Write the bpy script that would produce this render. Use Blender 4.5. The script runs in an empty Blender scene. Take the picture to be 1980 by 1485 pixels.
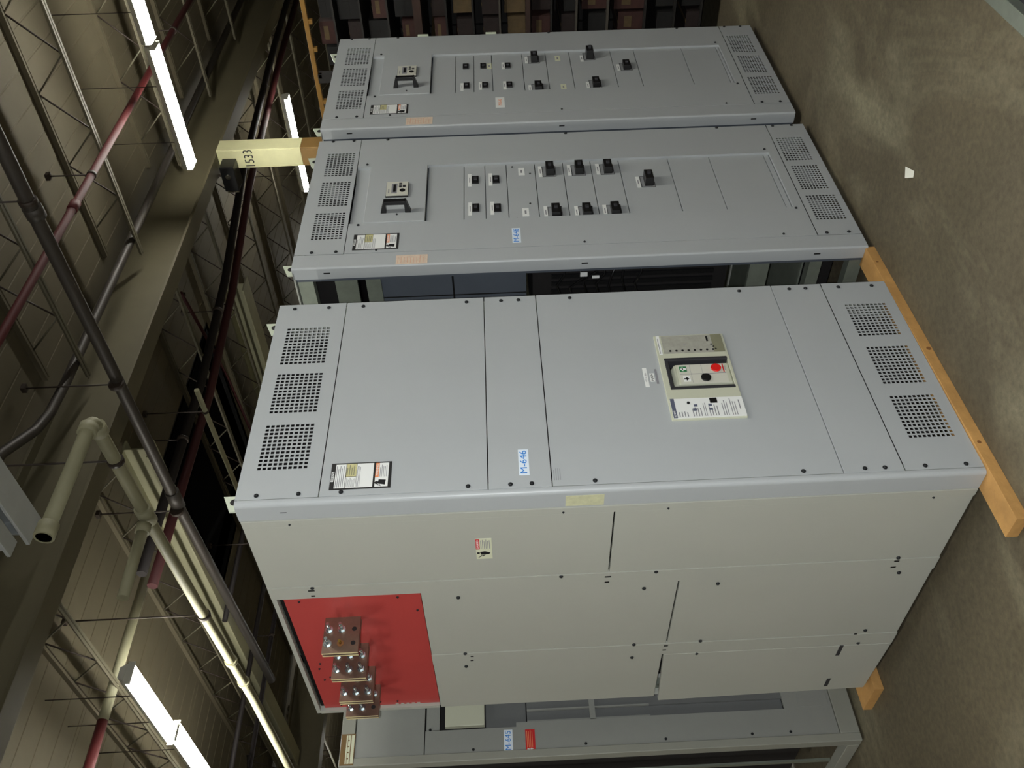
import bpy, math, random
from mathutils import Vector, Matrix
random.seed(7)
scene = bpy.context.scene
COL = scene.collection

# ------------------------------------------------------------------ materials
def lin(c):
    return tuple((x / 12.92 if x <= 0.04045 else ((x + 0.055) / 1.055) ** 2.4) for x in c)

MATS = {}
def mat(name, rgb, rough=0.5, metal=0.0, emit=None, estr=0.0, vary=0.0, vscale=6.0, bump=0.0, bscale=60.0, coords='Object'):
    m = bpy.data.materials.new(name); m.use_nodes = True
    nt = m.node_tree; b = nt.nodes['Principled BSDF']
    c = lin(rgb)
    b.inputs['Base Color'].default_value = (*c, 1)
    b.inputs['Roughness'].default_value = rough
    b.inputs['Metallic'].default_value = metal
    if emit:
        b.inputs['Emission Color'].default_value = (*lin(emit), 1)
        b.inputs['Emission Strength'].default_value = estr
    if vary or bump:
        tc = nt.nodes.new('ShaderNodeTexCoord')
    if vary:
        n = nt.nodes.new('ShaderNodeTexNoise'); n.inputs['Scale'].default_value = vscale
        n.inputs['Detail'].default_value = 6; n.inputs['Roughness'].default_value = 0.65
        r = nt.nodes.new('ShaderNodeValToRGB')
        r.color_ramp.elements[0].position = 0.3; r.color_ramp.elements[1].position = 0.7
        r.color_ramp.elements[0].color = (*[max(0, x * (1 - vary)) for x in c], 1)
        r.color_ramp.elements[1].color = (*[min(1, x * (1 + vary)) for x in c], 1)
        nt.links.new(tc.outputs[coords], n.inputs['Vector'])
        nt.links.new(n.outputs['Fac'], r.inputs['Fac'])
        nt.links.new(r.outputs['Color'], b.inputs['Base Color'])
    if bump:
        n2 = nt.nodes.new('ShaderNodeTexNoise'); n2.inputs['Scale'].default_value = bscale
        n2.inputs['Detail'].default_value = 3
        bp = nt.nodes.new('ShaderNodeBump'); bp.inputs['Strength'].default_value = bump
        bp.inputs['Distance'].default_value = 0.01
        nt.links.new(tc.outputs[coords], n2.inputs['Vector'])
        nt.links.new(n2.outputs['Fac'], bp.inputs['Height'])
        nt.links.new(bp.outputs['Normal'], b.inputs['Normal'])
    MATS[name] = m
    return m

mat('front_paint', (0.695, 0.714, 0.722), 0.42, vary=0.02, vscale=3)
mat('m645_paint', (0.575, 0.585, 0.565), 0.5, vary=0.04, vscale=4)  # M-645 cabinet greys, darker than front_paint
mat('m645_dark', (0.43, 0.44, 0.44), 0.5, vary=0.04, vscale=4)
mat('m645_frame', (0.585, 0.590, 0.550), 0.5, vary=0.04, vscale=4)
mat('side_paint', (0.705, 0.712, 0.675), 0.42, vary=0.02, vscale=3)
mat('inner_paint', (0.33, 0.355, 0.39), 0.5, vary=0.05)
mat('galvanised', (0.60, 0.63, 0.58), 0.42, 0.55, vary=0.12, vscale=12)
mat('dark_inside', (0.10, 0.09, 0.09), 0.7, vary=0.2)
mat('screw_steel', (0.20, 0.21, 0.22), 0.4, 0.5)
mat('black_plastic', (0.085, 0.085, 0.09), 0.38)
mat('charcoal_plastic', (0.21, 0.21, 0.225), 0.4)
mat('cream_plastic', (0.78, 0.79, 0.71), 0.45)
mat('pale_plastic', (0.82, 0.82, 0.77), 0.4)
mat('olive_plastic', (0.52, 0.52, 0.43), 0.45, vary=0.05, vscale=30)
mat('clear_cover', (0.66, 0.66, 0.62), 0.15, vary=0.12, vscale=40)
mat('label_white', (0.93, 0.94, 0.93), 0.55)
mat('label_blue', (0.90, 0.94, 0.98), 0.5)
mat('ink_blue', (0.16, 0.52, 0.85), 0.5)
mat('ink_black', (0.10, 0.10, 0.11), 0.5)
mat('ink_grey', (0.55, 0.55, 0.57), 0.5)
mat('ink_navy', (0.36, 0.38, 0.46), 0.5)
mat('label_black', (0.17, 0.17, 0.17), 0.45)
mat('label_silver', (0.80, 0.78, 0.58), 0.45, vary=0.12, vscale=90)
mat('label_orange', (0.92, 0.60, 0.42), 0.5)
mat('label_red', (0.80, 0.16, 0.17), 0.45)
mat('label_cream', (0.86, 0.87, 0.76), 0.5)
mat('tape', (0.80, 0.80, 0.66), 0.6, vary=0.12, vscale=40)
mat('sticker_print', (0.86, 0.68, 0.58), 0.6)
mat('peach_sticker', (0.87, 0.79, 0.71), 0.6, vary=0.12, vscale=70)
mat('button_red', (0.88, 0.13, 0.12), 0.35)
mat('button_green', (0.20, 0.48, 0.30), 0.4)
mat('red_board', (0.71, 0.265, 0.25), 0.42, vary=0.03, vscale=8)
mat('busbar_copper', (0.56, 0.47, 0.41), 0.36, 0.75, vary=0.15, vscale=20)
mat('bar_edge', (0.92, 0.86, 0.66), 0.35, 0.15)
mat('bolt_zinc', (0.80, 0.84, 0.85), 0.22, 0.95)
mat('brass', (0.72, 0.60, 0.30), 0.3, 0.9)
mat('timber', (0.76, 0.58, 0.34), 0.7, vary=0.25, vscale=5, bump=0.3, bscale=30)
mat('knot', (0.52, 0.35, 0.19), 0.7)
mat('bracket_cream', (0.80, 0.83, 0.75), 0.45)
mat('ceiling_paint', (0.37, 0.34, 0.265), 0.8, vary=0.10, vscale=1.3)
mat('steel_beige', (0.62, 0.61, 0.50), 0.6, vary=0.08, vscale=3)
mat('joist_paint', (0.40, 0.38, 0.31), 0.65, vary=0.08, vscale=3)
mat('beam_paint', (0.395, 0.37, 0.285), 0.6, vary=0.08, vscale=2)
mat('duct_grey', (0.80, 0.82, 0.82), 0.5, vary=0.05)
mat('rod_dark', (0.20, 0.16, 0.13), 0.6)
mat('pipe_dark', (0.26, 0.24, 0.22), 0.5, 0.2)
mat('pipe_black', (0.09, 0.06, 0.06), 0.7)
mat('pipe_maroon', (0.24, 0.06, 0.07), 0.7)
mat('pipe_red', (0.30, 0.05, 0.055), 0.65)
mat('column_cream', (0.85, 0.84, 0.66), 0.5, vary=0.05)
mat('column_brown', (0.48, 0.37, 0.20), 0.6, vary=0.1)
mat('wall_paint', (0.34, 0.31, 0.26), 0.8, vary=0.15, vscale=1)
mat('rail_yellow', (0.55, 0.40, 0.14), 0.45)
mat('rack_steel', (0.12, 0.11, 0.10), 0.6)
mat('rack_brown', (0.22, 0.15, 0.12), 0.7)
mat('rack_pale', (0.30, 0.28, 0.25), 0.6)
mat('carton_dark', (0.13, 0.085, 0.075), 0.8, vary=0.3, vscale=14)
mat('carton_rust', (0.22, 0.12, 0.10), 0.8, vary=0.3, vscale=14)
mat('carton_tan', (0.33, 0.27, 0.17), 0.8, vary=0.25, vscale=14)
mat('carton_black', (0.06, 0.055, 0.05), 0.8, vary=0.3, vscale=14)
mat('paper', (0.90, 0.90, 0.85), 0.7)
mat('recess_grey', (0.56, 0.57, 0.575), 0.5)
mat('chrome', (0.9, 0.9, 0.9), 0.12, 1.0)
mat('lamp_lit', (1, 1, 1), 0.4, emit=(1.0, 0.992, 0.955), estr=76.0)
mat('tray_white', (0.88, 0.88, 0.84), 0.4)
mat('night', (0.02, 0.02, 0.022), 0.9)

def floor_material():
    m = bpy.data.materials.new('worn_concrete'); m.use_nodes = True
    nt = m.node_tree; N = nt.nodes; L = nt.links; b = N['Principled BSDF']
    tc = N.new('ShaderNodeTexCoord')
    def noise(scale, detail, rough, stretch=(1, 1, 1), dist=0.0):
        mp = N.new('ShaderNodeMapping'); mp.inputs['Scale'].default_value = stretch
        mp.inputs['Rotation'].default_value = (0, 0, 0.5)
        n = N.new('ShaderNodeTexNoise'); n.inputs['Scale'].default_value = scale
        n.inputs['Detail'].default_value = detail; n.inputs['Roughness'].default_value = rough
        n.inputs['Distortion'].default_value = dist
        L.new(tc.outputs['Object'], mp.inputs['Vector']); L.new(mp.outputs['Vector'], n.inputs['Vector'])
        return n
    a = noise(1.6, 8, 0.6, (1, 0.5, 1), 0.4)
    r1 = N.new('ShaderNodeValToRGB'); e = r1.color_ramp.elements
    e[0].position = 0.3; e[0].color = (*lin((0.335, 0.305, 0.24)), 1)
    e[1].position = 0.72; e[1].color = (*lin((0.42, 0.385, 0.305)), 1)
    L.new(a.outputs['Fac'], r1.inputs['Fac'])
    s = noise(1.1, 9, 0.62, (0.75, 1.9, 1), 0.8)          # pale scuffed dust streaks
    r2 = N.new('ShaderNodeValToRGB'); e = r2.color_ramp.elements
    e[0].position = 0.50; e[0].color = (0, 0, 0, 1); e[1].position = 0.72; e[1].color = (0.70, 0.70, 0.70, 1)
    L.new(s.outputs['Fac'], r2.inputs['Fac'])
    mx = N.new('ShaderNodeMixRGB'); mx.inputs['Color2'].default_value = (*lin((0.58, 0.56, 0.46)), 1)
    L.new(r2.outputs['Color'], mx.inputs['Fac']); L.new(r1.outputs['Color'], mx.inputs['Color1'])
    g = noise(45, 4, 0.7)
    r3 = N.new('ShaderNodeValToRGB'); e = r3.color_ramp.elements
    e[0].position = 0.3; e[0].color = (0.70, 0.70, 0.70, 1); e[1].position = 0.7; e[1].color = (1.18, 1.18, 1.18, 1)
    L.new(g.outputs['Fac'], r3.inputs['Fac'])
    mu = N.new('ShaderNodeMixRGB'); mu.blend_type = 'MULTIPLY'; mu.inputs['Fac'].default_value = 1
    L.new(mx.outputs['Color'], mu.inputs['Color1']); L.new(r3.outputs['Color'], mu.inputs['Color2'])
    L.new(mu.outputs['Color'], b.inputs['Base Color'])
    b.inputs['Roughness'].default_value = 0.62
    bp = N.new('ShaderNodeBump'); bp.inputs['Strength'].default_value = 0.25; bp.inputs['Distance'].default_value = 0.004
    L.new(g.outputs['Fac'], bp.inputs['Height']); L.new(bp.outputs['Normal'], b.inputs['Normal'])
    MATS['worn_concrete'] = m
floor_material()

# ------------------------------------------------------------------ mesh helper
IDM = Matrix.Identity(4)
FRONT = Matrix(((1, 0, 0, 0), (0, 0, -1, 0), (0, 1, 0, 0), (0, 0, 0, 1)))      # u->x  v->z  w->-y
SIDE = Matrix(((0, 0, -1, 0), (-1, 0, 0, 0), (0, 1, 0, 0), (0, 0, 0, 1)))      # u->-y v->z  w->-x

class MB:
    def __init__(s, M=IDM):
        s.v = []; s.f = []; s.m = []; s.mats = []; s.M = M; s.smooth = set()
    def mi(s, name):
        if name not in s.mats: s.mats.append(name)
        return s.mats.index(name)
    def add(s, vs, fs, m, smooth=False):
        o = len(s.v); i = s.mi(m)
        s.v += [tuple(s.M @ Vector(p)) for p in vs]
        for f in fs:
            if smooth: s.smooth.add(len(s.f))
            s.f.append(tuple(o + k for k in f)); s.m.append(i)
    def box(s, x0, x1, y0, y1, z0, z1, m):
        vs = [(x, y, z) for x in (x0, x1) for y in (y0, y1) for z in (z0, z1)]
        s.add(vs, [(0, 1, 3, 2), (4, 6, 7, 5), (0, 4, 5, 1), (2, 3, 7, 6), (0, 2, 6, 4), (1, 5, 7, 3)], m)
    def prism(s, poly, w0, w1, m):
        """polygon in (u,v), pulled from w0 to w1"""
        n = len(poly)
        vs = [(a, b, w0) for a, b in poly] + [(a, b, w1) for a, b in poly]
        fs = [tuple(range(n))[::-1], tuple(range(n, 2 * n))] + [(i, (i + 1) % n, n + (i + 1) % n, n + i) for i in range(n)]
        s.add(vs, fs, m)
    def cyl(s, p0, p1, r0, m, n=12, r1=None, smooth=True):
        p0 = Vector(p0); p1 = Vector(p1); d = (p1 - p0).normalized()
        r1 = r0 if r1 is None else r1
        a = Vector((0, 0, 1)) if abs(d.z) < 0.9 else Vector((1, 0, 0))
        e1 = d.cross(a).normalized(); e2 = d.cross(e1)
        vs = []
        for p, r in ((p0, r0), (p1, r1)):
            for k in range(n):
                t = 2 * math.pi * k / n
                vs.append(tuple(p + e1 * r * math.cos(t) + e2 * r * math.sin(t)))
        o = len(s.v)
        s.add(vs, [(k, (k + 1) % n, n + (k + 1) % n, n + k) for k in range(n)], m, smooth)
        i = s.mi(m)
        s.f.append(tuple(o + k for k in range(n))[::-1]); s.m.append(i)
        s.f.append(tuple(o + n + k for k in range(n))); s.m.append(i)
    def tube(s, pts, r, m, n=12):
        pts = [Vector(p) for p in pts]; rings = []; vs = []
        ref = None
        for i, p in enumerate(pts):
            d = (pts[min(i + 1, len(pts) - 1)] - pts[max(i - 1, 0)]).normalized()
            if ref is None:
                a = Vector((0, 0, 1)) if abs(d.z) < 0.9 else Vector((1, 0, 0))
                e1 = d.cross(a).normalized()
            else:
                e1 = (ref - d * ref.dot(d)).normalized()
            ref = e1; e2 = d.cross(e1)
            for k in range(n):
                t = 2 * math.pi * k / n
                vs.append(tuple(p + e1 * r * math.cos(t) + e2 * r * math.sin(t)))
        fs = []
        for i in range(len(pts) - 1):
            for k in range(n):
                fs.append((i * n + k, i * n + (k + 1) % n, (i + 1) * n + (k + 1) % n, (i + 1) * n + k))
        L = (len(pts) - 1) * n
        s.add(vs, fs, m, True)
        o = len(s.v) - len(vs); i = s.mi(m)
        s.f.append(tuple(o + k for k in range(n))[::-1]); s.m.append(i)
        s.f.append(tuple(o + L + k for k in range(n))); s.m.append(i)
    def perf(s, u0, u1, v0, v1, w0, w1, holes, m):
        """plate u0..u1 x v0..v1 with real rectangular holes, between w0 and w1"""
        us = sorted({round(x, 5) for x in [u0, u1] + [h[0] for h in holes] + [h[1] for h in holes]})
        vz = sorted({round(x, 5) for x in [v0, v1] + [h[2] for h in holes] + [h[3] for h in holes]})
        idx = {}; vs = []
        def V(i, j, k):
            key = (i, j, k)
            if key not in idx:
                idx[key] = len(vs); vs.append((us[i], vz[j], (w0, w1)[k]))
            return idx[key]
        def cell(i, j):
            if i < 0 or j < 0 or i >= len(us) - 1 or j >= len(vz) - 1: return False
            cu = (us[i] + us[i + 1]) / 2; cv = (vz[j] + vz[j + 1]) / 2
            return not any(h[0] < cu < h[1] and h[2] < cv < h[3] for h in holes)
        fs = []
        for i in range(len(us) - 1):
            for j in range(len(vz) - 1):
                if not cell(i, j): continue
                fs.append((V(i, j, 1), V(i + 1, j, 1), V(i + 1, j + 1, 1), V(i, j + 1, 1)))
                fs.append((V(i, j, 0), V(i, j + 1, 0), V(i + 1, j + 1, 0), V(i + 1, j, 0)))
                if not cell(i - 1, j): fs.append((V(i, j, 0), V(i, j, 1), V(i, j + 1, 1), V(i, j + 1, 0)))
                if not cell(i + 1, j): fs.append((V(i + 1, j, 0), V(i + 1, j + 1, 0), V(i + 1, j + 1, 1), V(i + 1, j, 1)))
                if not cell(i, j - 1): fs.append((V(i, j, 0), V(i + 1, j, 0), V(i + 1, j, 1), V(i, j, 1)))
                if not cell(i, j + 1): fs.append((V(i, j + 1, 0), V(i, j + 1, 1), V(i + 1, j + 1, 1), V(i + 1, j + 1, 0)))
        s.add(vs, fs, m)
    def text(s, txt, u, v, w, size, m, align='CENTER', width=None, depth=0.0003):
        cu = bpy.data.curves.new('lettering', 'FONT'); cu.body = txt; cu.size = size
        cu.align_x = align; cu.align_y = 'CENTER'; cu.extrude = depth; cu.resolution_u = 3
        ob = bpy.data.objects.new('lettering', cu); COL.objects.link(ob)
        bpy.context.view_layer.update()
        me = bpy.data.meshes.new_from_object(ob.evaluated_get(bpy.context.evaluated_depsgraph_get()))
        sx = 1.0
        if width and me.vertices:
            xs = [p.co.x for p in me.vertices]; sx = width / max(1e-6, max(xs) - min(xs))
        s.add([(u + p.co.x * sx, v + p.co.y, w + p.co.z) for p in me.vertices], [tuple(f.vertices) for f in me.polygons], m)
        bpy.data.objects.remove(ob); bpy.data.meshes.remove(me); bpy.data.curves.remove(cu)
    def build(s, name, parent=None, label=None, bevel=0, loc=None, seg=2):
        me = bpy.data.meshes.new(name); me.from_pydata(s.v, [], s.f)
        for n in s.mats: me.materials.append(MATS[n])
        for i, p in enumerate(me.polygons):
            p.material_index = s.m[i]; p.use_smooth = i in s.smooth
        me.validate(); me.update()
        o = bpy.data.objects.new(name, me); COL.objects.link(o)
        if parent: o.parent = parent
        if loc: o.location = loc
        if label: o['label'] = label
        if bevel:
            b = o.modifiers.new('edge', 'BEVEL'); b.width = bevel; b.segments = seg; b.limit_method = 'ANGLE'
            b.harden_normals = False
        return o

def thing(name, label, cat, loc=(0, 0, 0), rz=0, group=None):
    o = bpy.data.objects.new(name, None); COL.objects.link(o)
    o.location = loc; o.rotation_euler = (0, 0, rz); o.empty_display_size = 0.1
    o['label'] = label; o['category'] = cat
    if group: o['group'] = group
    return o
def tag(o, label, cat, group=None):
    o['label'] = label; o['category'] = cat
    if group: o['group'] = group
    return o
def struct(o):
    o['kind'] = 'structure'; return o
ORD = ['first', 'second', 'third', 'fourth', 'fifth', 'sixth', 'seventh', 'eighth', 'ninth', 'tenth', 'eleventh', 'twelfth', 'thirteenth', 'fourteenth', 'fifteenth', 'sixteenth']

# ------------------------------------------------------------------ camera
RX = Vector((-0.0455, 0.0150, -0.9989)); DN = Vector((-0.7067, 0.7063, 0.0428)); FW = Vector((0.7061, 0.7078, -0.0215))
FW.normalize(); RX = (RX - FW * RX.dot(FW)).normalized(); UP = RX.cross(FW) * -1
if UP.dot(DN) > 0: UP = -UP
cam = bpy.data.cameras.new('camera'); camo = bpy.data.objects.new('camera', cam); COL.objects.link(camo)
camo.matrix_world = Matrix(((RX.x, UP.x, -FW.x, -1.6445), (RX.y, UP.y, -FW.y, -2.0938), (RX.z, UP.z, -FW.z, 1.4638), (0, 0, 0, 1)))
cam.sensor_width = 36; cam.lens = 1696.92 / 1980 * 36
cam.shift_x = (990 - 1009.49) / 1980; cam.shift_y = (751.89 - 742.5) / 1980
cam.clip_start = 0.05; cam.clip_end = 200
scene.camera = camo

FZ = -0.04        # floor level (cabinets stand on flat boards)
CZ = 5.78         # roof deck

# ------------------------------------------------------------------ shell
X0, X1, Y0, Y1 = -8.0, 26.0, -9.0, 26.0
mb = MB(); mb.box(X0, X1, Y0, Y1, FZ - 0.2, FZ, 'worn_concrete'); struct(mb.build('floor'))
for nm, b in (('wall_west', (X0 - .2, X0, Y0, Y1)), ('wall_east', (X1, X1 + .2, Y0, Y1)), ('wall_south', (X0, X1, Y0 - .2, Y0)), ('wall_north', (X0, X1, Y1, Y1 + .2))):
    mb = MB(); mb.box(*b, FZ, CZ + .3, 'wall_paint'); struct(mb.build(nm))

# corrugated roof deck, ribs along x, with the dark roof opening
HX0, HX1, HY0, HY1 = 5.55, 8.3, 6.35, 9.15
mb = MB()
def deck_strip(xa, xb, ya, yb):
    p = 0.30; y = ya; prof = []
    while y < yb - 1e-6:
        e = min(p, yb - y); k = e / p
        for dy, z in ((0, 0), (0.265, 0), (0.272, 0.005), (0.286, 0.005), (0.293, 0)):
            prof.append((y + dy * k, CZ + z))
        y += e
    prof.append((yb, CZ))
    vs = [(xa, a, b) for a, b in prof] + [(xb, a, b) for a, b in prof]; n = len(prof)
    mb.add(vs, [(i, n + i, n + i + 1, i + 1) for i in range(n - 1)], 'ceiling_paint')
deck_strip(X0, X1, Y0, HY0); deck_strip(X0, HX0, HY0, HY1); deck_strip(HX1, X1, HY0, HY1); deck_strip(X0, X1, HY1, Y1)
mb.box(X0, X1, Y0, HY0, CZ + .06, CZ + .2, 'ceiling_paint'); mb.box(X0, HX0, HY0, HY1, CZ + .06, CZ + .2, 'ceiling_paint')
mb.box(HX1, X1, HY0, HY1, CZ + .06, CZ + .2, 'ceiling_paint'); mb.box(X0, X1, HY1, Y1, CZ + .06, CZ + .2, 'ceiling_paint')
struct(mb.build('ceiling'))
mb = MB()          # roof monitor above the opening, unlit at night
t = 0.08
mb.box(HX0 - t, HX0, HY0 - t, HY1 + t, CZ, CZ + 2.2, 'night'); mb.box(HX1, HX1 + t, HY0 - t, HY1 + t, CZ, CZ + 2.2, 'night')
mb.box(HX0, HX1, HY0 - t, HY0, CZ, CZ + 2.2, 'night'); mb.box(HX0, HX1, HY1, HY1 + t, CZ, CZ + 2.2, 'night')
mb.box(HX0 - t, HX1 + t, HY0 - t, HY1 + t, CZ + 2.2, CZ + 2.3, 'night')
struct(mb.build('window_1'))

# main roof beams along x (I sections), cross girder
def ibeam_x(xa, xb, yc, z0, z1, w, m):
    b = MB(); tf = 0.03
    b.box(xa, xb, yc - w / 2, yc + w / 2, z0, z0 + tf, m); b.box(xa, xb, yc - w / 2, yc + w / 2, z1 - tf, z1, m)
    b.box(xa, xb, yc - .012, yc + .012, z0 + tf, z1 - tf, m)
    return b
def ibeam_y(xc, ya, yb, z0, z1, w, m):
    b = MB(); tf = 0.025
    b.box(xc - w / 2, xc + w / 2, ya, yb, z0, z0 + tf, m); b.box(xc - w / 2, xc + w / 2, ya, yb, z1 - tf, z1, m)
    b.box(xc - .01, xc + .01, ya, yb, z0 + tf, z1 - tf, m)
    return b
tag(ibeam_x(X0, X1, 3.79, 5.0, 5.66, 0.23, 'beam_paint').build('roof_beam', bevel=.004), 'deep tan steel roof beam carried by the cream numbered column', 'beam')
tag(ibeam_x(X0, X1, 13.6, 5.0, 5.66, 0.27, 'beam_paint').build('roof_beam', bevel=.004), 'far steel roof beam beyond the dark roof opening', 'beam')
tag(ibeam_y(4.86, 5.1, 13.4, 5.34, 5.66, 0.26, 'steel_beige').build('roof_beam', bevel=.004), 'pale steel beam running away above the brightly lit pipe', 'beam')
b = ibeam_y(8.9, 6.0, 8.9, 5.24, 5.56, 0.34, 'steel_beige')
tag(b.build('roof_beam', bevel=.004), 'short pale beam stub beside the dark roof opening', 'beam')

# open web joists along y
def joist(xc, ya, yb):
    b = MB(); zb, zt = 5.35, 5.73
    for s in (-1, 1):
        xa, xb = sorted((xc + s * .008, xc + s * .036))
        b.box(xa, xb, ya, yb, zb, zb + .007, 'joist_paint')
        b.box(xc + s * .008 - .003, xc + s * .008 + .003, ya, yb, zb, zb + .036, 'joist_paint')
        b.box(xa, xb, ya, yb, zt, zt + .05, 'ceiling_paint')
    y = ya + .05; up = True
    while y + .38 < yb:
        p = (xc, y, zb + .02 if up else zt + .01); q = (xc, y + .38, zt + .01 if up else zb + .02)
        b.cyl(p, q, .009, 'rod_dark' if not up else 'joist_paint', n=6)
        y += .38; up = not up
    return b
xs1 = [0.6, 2.55, 4.47, 6.40, 8.25, 10.08, 11.95, 13.8, 15.7, 17.6, 19.5, 21.4]
for i, x in enumerate(xs1):
    if x in (2.55,): continue
    o = joist(x, -4.0, 3.62).build('roof_joist')
    tag(o, f'open-web roof joist ending at the deep tan beam, {ORD[i]} from the west wall', 'joist', 'open-web joists ending at the deep tan beam')
xs2 = [0.6, 2.55, 4.25, 6.9, 8.55, 10.3, 12.1, 13.9, 15.7, 17.5, 19.3]
for i, x in enumerate(xs2):
    o = joist(x, 3.92, 13.4).build('roof_joist')
    tag(o, f'open-web roof joist behind the deep tan beam, {ORD[i]} from the west wall', 'joist', 'open-web joists beyond the tan beam')
for i, x in enumerate([3, 6, 9, 12, 15, 18, 21]):
    o = joist(x, 13.8, 25.5).build('roof_joist')
    tag(o, f'open-web roof joist in the far bay, {ORD[i]} from the west wall', 'joist', 'open-web joists in the far bay')

# ------------------------------------------------------------------ pipes and ducts
def rb(r, pts, m, name, label, cat='pipe', hang=None, couplings=(), cm=None):
    """pipe with separate hanger and coupling parts"""
    root = thing(name, label, cat, (0, 0, 0))
    b = MB(); b.tube(pts, r, m, n=14); b.build('pipe_run', root)
    for h in (hang or []):
        hb = MB(); hb.cyl((h[0], h[1], h[2]), (h[0], h[1], CZ - .05), .008, 'rod_dark', n=6)
        hb.cyl((h[0] - h[3], h[1] - h[4], h[2]), (h[0] + h[3], h[1] + h[4], h[2]), r * 1.25, 'rod_dark', n=12)
        hb.box(h[0] - .03, h[0] + .03, h[1] - .03, h[1] + .03, CZ - .09, CZ - .05, 'rod_dark')
        hb.build('hanger', root)
    for (p, q) in couplings:
        c = MB(); c.cyl(p, q, r * 1.3, cm or m, n=14); c.build('coupling', root)
    return root
def low(ps, k=.962):
    return [((x + 1.645) * k - 1.645, (y + 2.094) * k - 2.094, (z - 1.464) * k + 1.464) for x, y, z in ps]
def corner(p, r, a, b, n=6):
    """rounded elbow points from direction a to direction b at p"""
    p = Vector(p); a = Vector(a); b = Vector(b); out = []
    for i in range(n + 1):
        t = i / n
        out.append(tuple((p - a * r) * (1 - t) ** 2 + p * 2 * t * (1 - t) + (p + b * r) * t * t))
    return out
rb(.036, [(X0, 2.33, 5.30), (16, 2.33, 5.30)], 'pipe_red', 'sprinkler_pipe', 'dark red sprinkler pipe hung across the ceiling near the first twin tube lamp', 'pipe',
   hang=[(x, 2.33, 5.30, .02, 0) for x in (2.4, 5.9, 9.2, 12.4)], couplings=[((5.3, 2.33, 5.3), (5.42, 2.33, 5.3)), ((8.4, 2.33, 5.3), (8.52, 2.33, 5.3))])
rb(.055, [(4.04, -4, 4.9), (4.06, 1.4, 4.9), (4.1, 3.0, 4.9), (4.12, 5.2, 4.9), (4.35, 9.5, 4.9)], 'pipe_dark', 'ceiling_pipe', 'long charcoal pipe running under the tan beam beside the beige pipe', 'pipe',
   hang=[(4.06, y, 4.9, 0, .02) for y in (1.45, 3.35, 5.2)], couplings=[((4.07, 1.5, 4.9), (4.08, 1.6, 4.9)), ((4.12, 4.95, 4.9), (4.12, 5.2, 4.9))])
rb(.045, [(16, 3.43, 5.42), (6.0, 3.43, 5.42), (4.2, 3.43, 5.42)] + [(3.8, 3.41, 5.42), (3.55, 3.36, 5.44), (3.3, 3.24, 5.46), (3.1, 3.14, 5.47), (2.85, 3.1, 5.47)], 'pipe_dark', 'conduit', 'dark conduit bent in an offset in front of the tan beam', 'conduit')
e = corner((3.36, 3.06, 4.8), .10, (1, 0, 0), (0, 1, 0))
K = .88
main = low([(2.2, 3.06, 4.8)] + e + [(3.40, 4.4, 4.8), (3.47, 6.0, 4.8), (3.60, 8.5, 4.8), (3.65, 14, 4.8)], K)
def lo(*p): return low([p], K)[0]
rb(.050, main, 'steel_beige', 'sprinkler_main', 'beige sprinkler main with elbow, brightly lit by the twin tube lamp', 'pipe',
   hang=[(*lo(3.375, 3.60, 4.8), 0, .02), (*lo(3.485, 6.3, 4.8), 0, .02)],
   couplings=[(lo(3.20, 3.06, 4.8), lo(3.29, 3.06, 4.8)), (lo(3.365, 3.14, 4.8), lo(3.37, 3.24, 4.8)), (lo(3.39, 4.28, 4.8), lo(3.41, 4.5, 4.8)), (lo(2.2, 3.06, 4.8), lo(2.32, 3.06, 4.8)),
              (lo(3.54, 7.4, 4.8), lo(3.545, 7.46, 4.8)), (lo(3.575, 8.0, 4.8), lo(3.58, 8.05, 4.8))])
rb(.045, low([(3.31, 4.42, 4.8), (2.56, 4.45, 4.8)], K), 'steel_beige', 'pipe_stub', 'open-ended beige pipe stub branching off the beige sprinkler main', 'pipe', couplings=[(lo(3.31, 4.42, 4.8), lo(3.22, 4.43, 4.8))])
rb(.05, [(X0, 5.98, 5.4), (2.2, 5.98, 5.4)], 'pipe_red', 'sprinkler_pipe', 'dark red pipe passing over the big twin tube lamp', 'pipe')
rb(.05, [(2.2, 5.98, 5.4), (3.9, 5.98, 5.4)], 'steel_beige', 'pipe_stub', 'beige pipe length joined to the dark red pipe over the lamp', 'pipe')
rb(.055, low([(3.75, 5.86, 5.4), (5.3, 5.88, 5.4), (6.7, 5.9, 5.4), (8.6, 5.68, 5.4), (10.7, 5.18, 5.4), (14.4, 4.81, 5.4), (18, 4.6, 5.4)]), 'pipe_black', 'process_pipe', 'black pipe of the dark pair crossing behind the cream column', 'pipe', hang=[(5.4, 5.57, 5.25, .02, 0), (7.6, 5.45, 5.25, .02, 0)])
rb(.055, low([(3.75, 6.1, 5.36), (5.3, 6.12, 5.36), (6.7, 6.14, 5.36), (8.6, 5.92, 5.36), (10.7, 5.44, 5.36), (14.4, 5.08, 5.36), (18, 4.9, 5.36)]), 'pipe_maroon', 'process_pipe', 'maroon pipe of the dark pair crossing behind the cream column', 'pipe')
rb(.03, [(5.67, 5.03, 5.0), (5.72, 6.9, 5.0), (5.8, 9.5, 5.0)], 'steel_beige', 'conduit', 'beige conduit running off past the dark roof opening', 'conduit', hang=[(5.68, 5.4, 5.0, 0, .015), (5.76, 8.2, 5.0, 0, .015)])
rb(.022, low([(6.62, 4.35, 5.2), (6.9, 5.4, 5.2), (7.07, 6.2, 5.2), (7.3, 8, 5.2)], 1.06), 'pipe_maroon', 'conduit', 'thin rust-red conduit crossing towards the dark roof opening', 'conduit', hang=[(7.16, 4.8, 5.42, 0, .015)])
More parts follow.
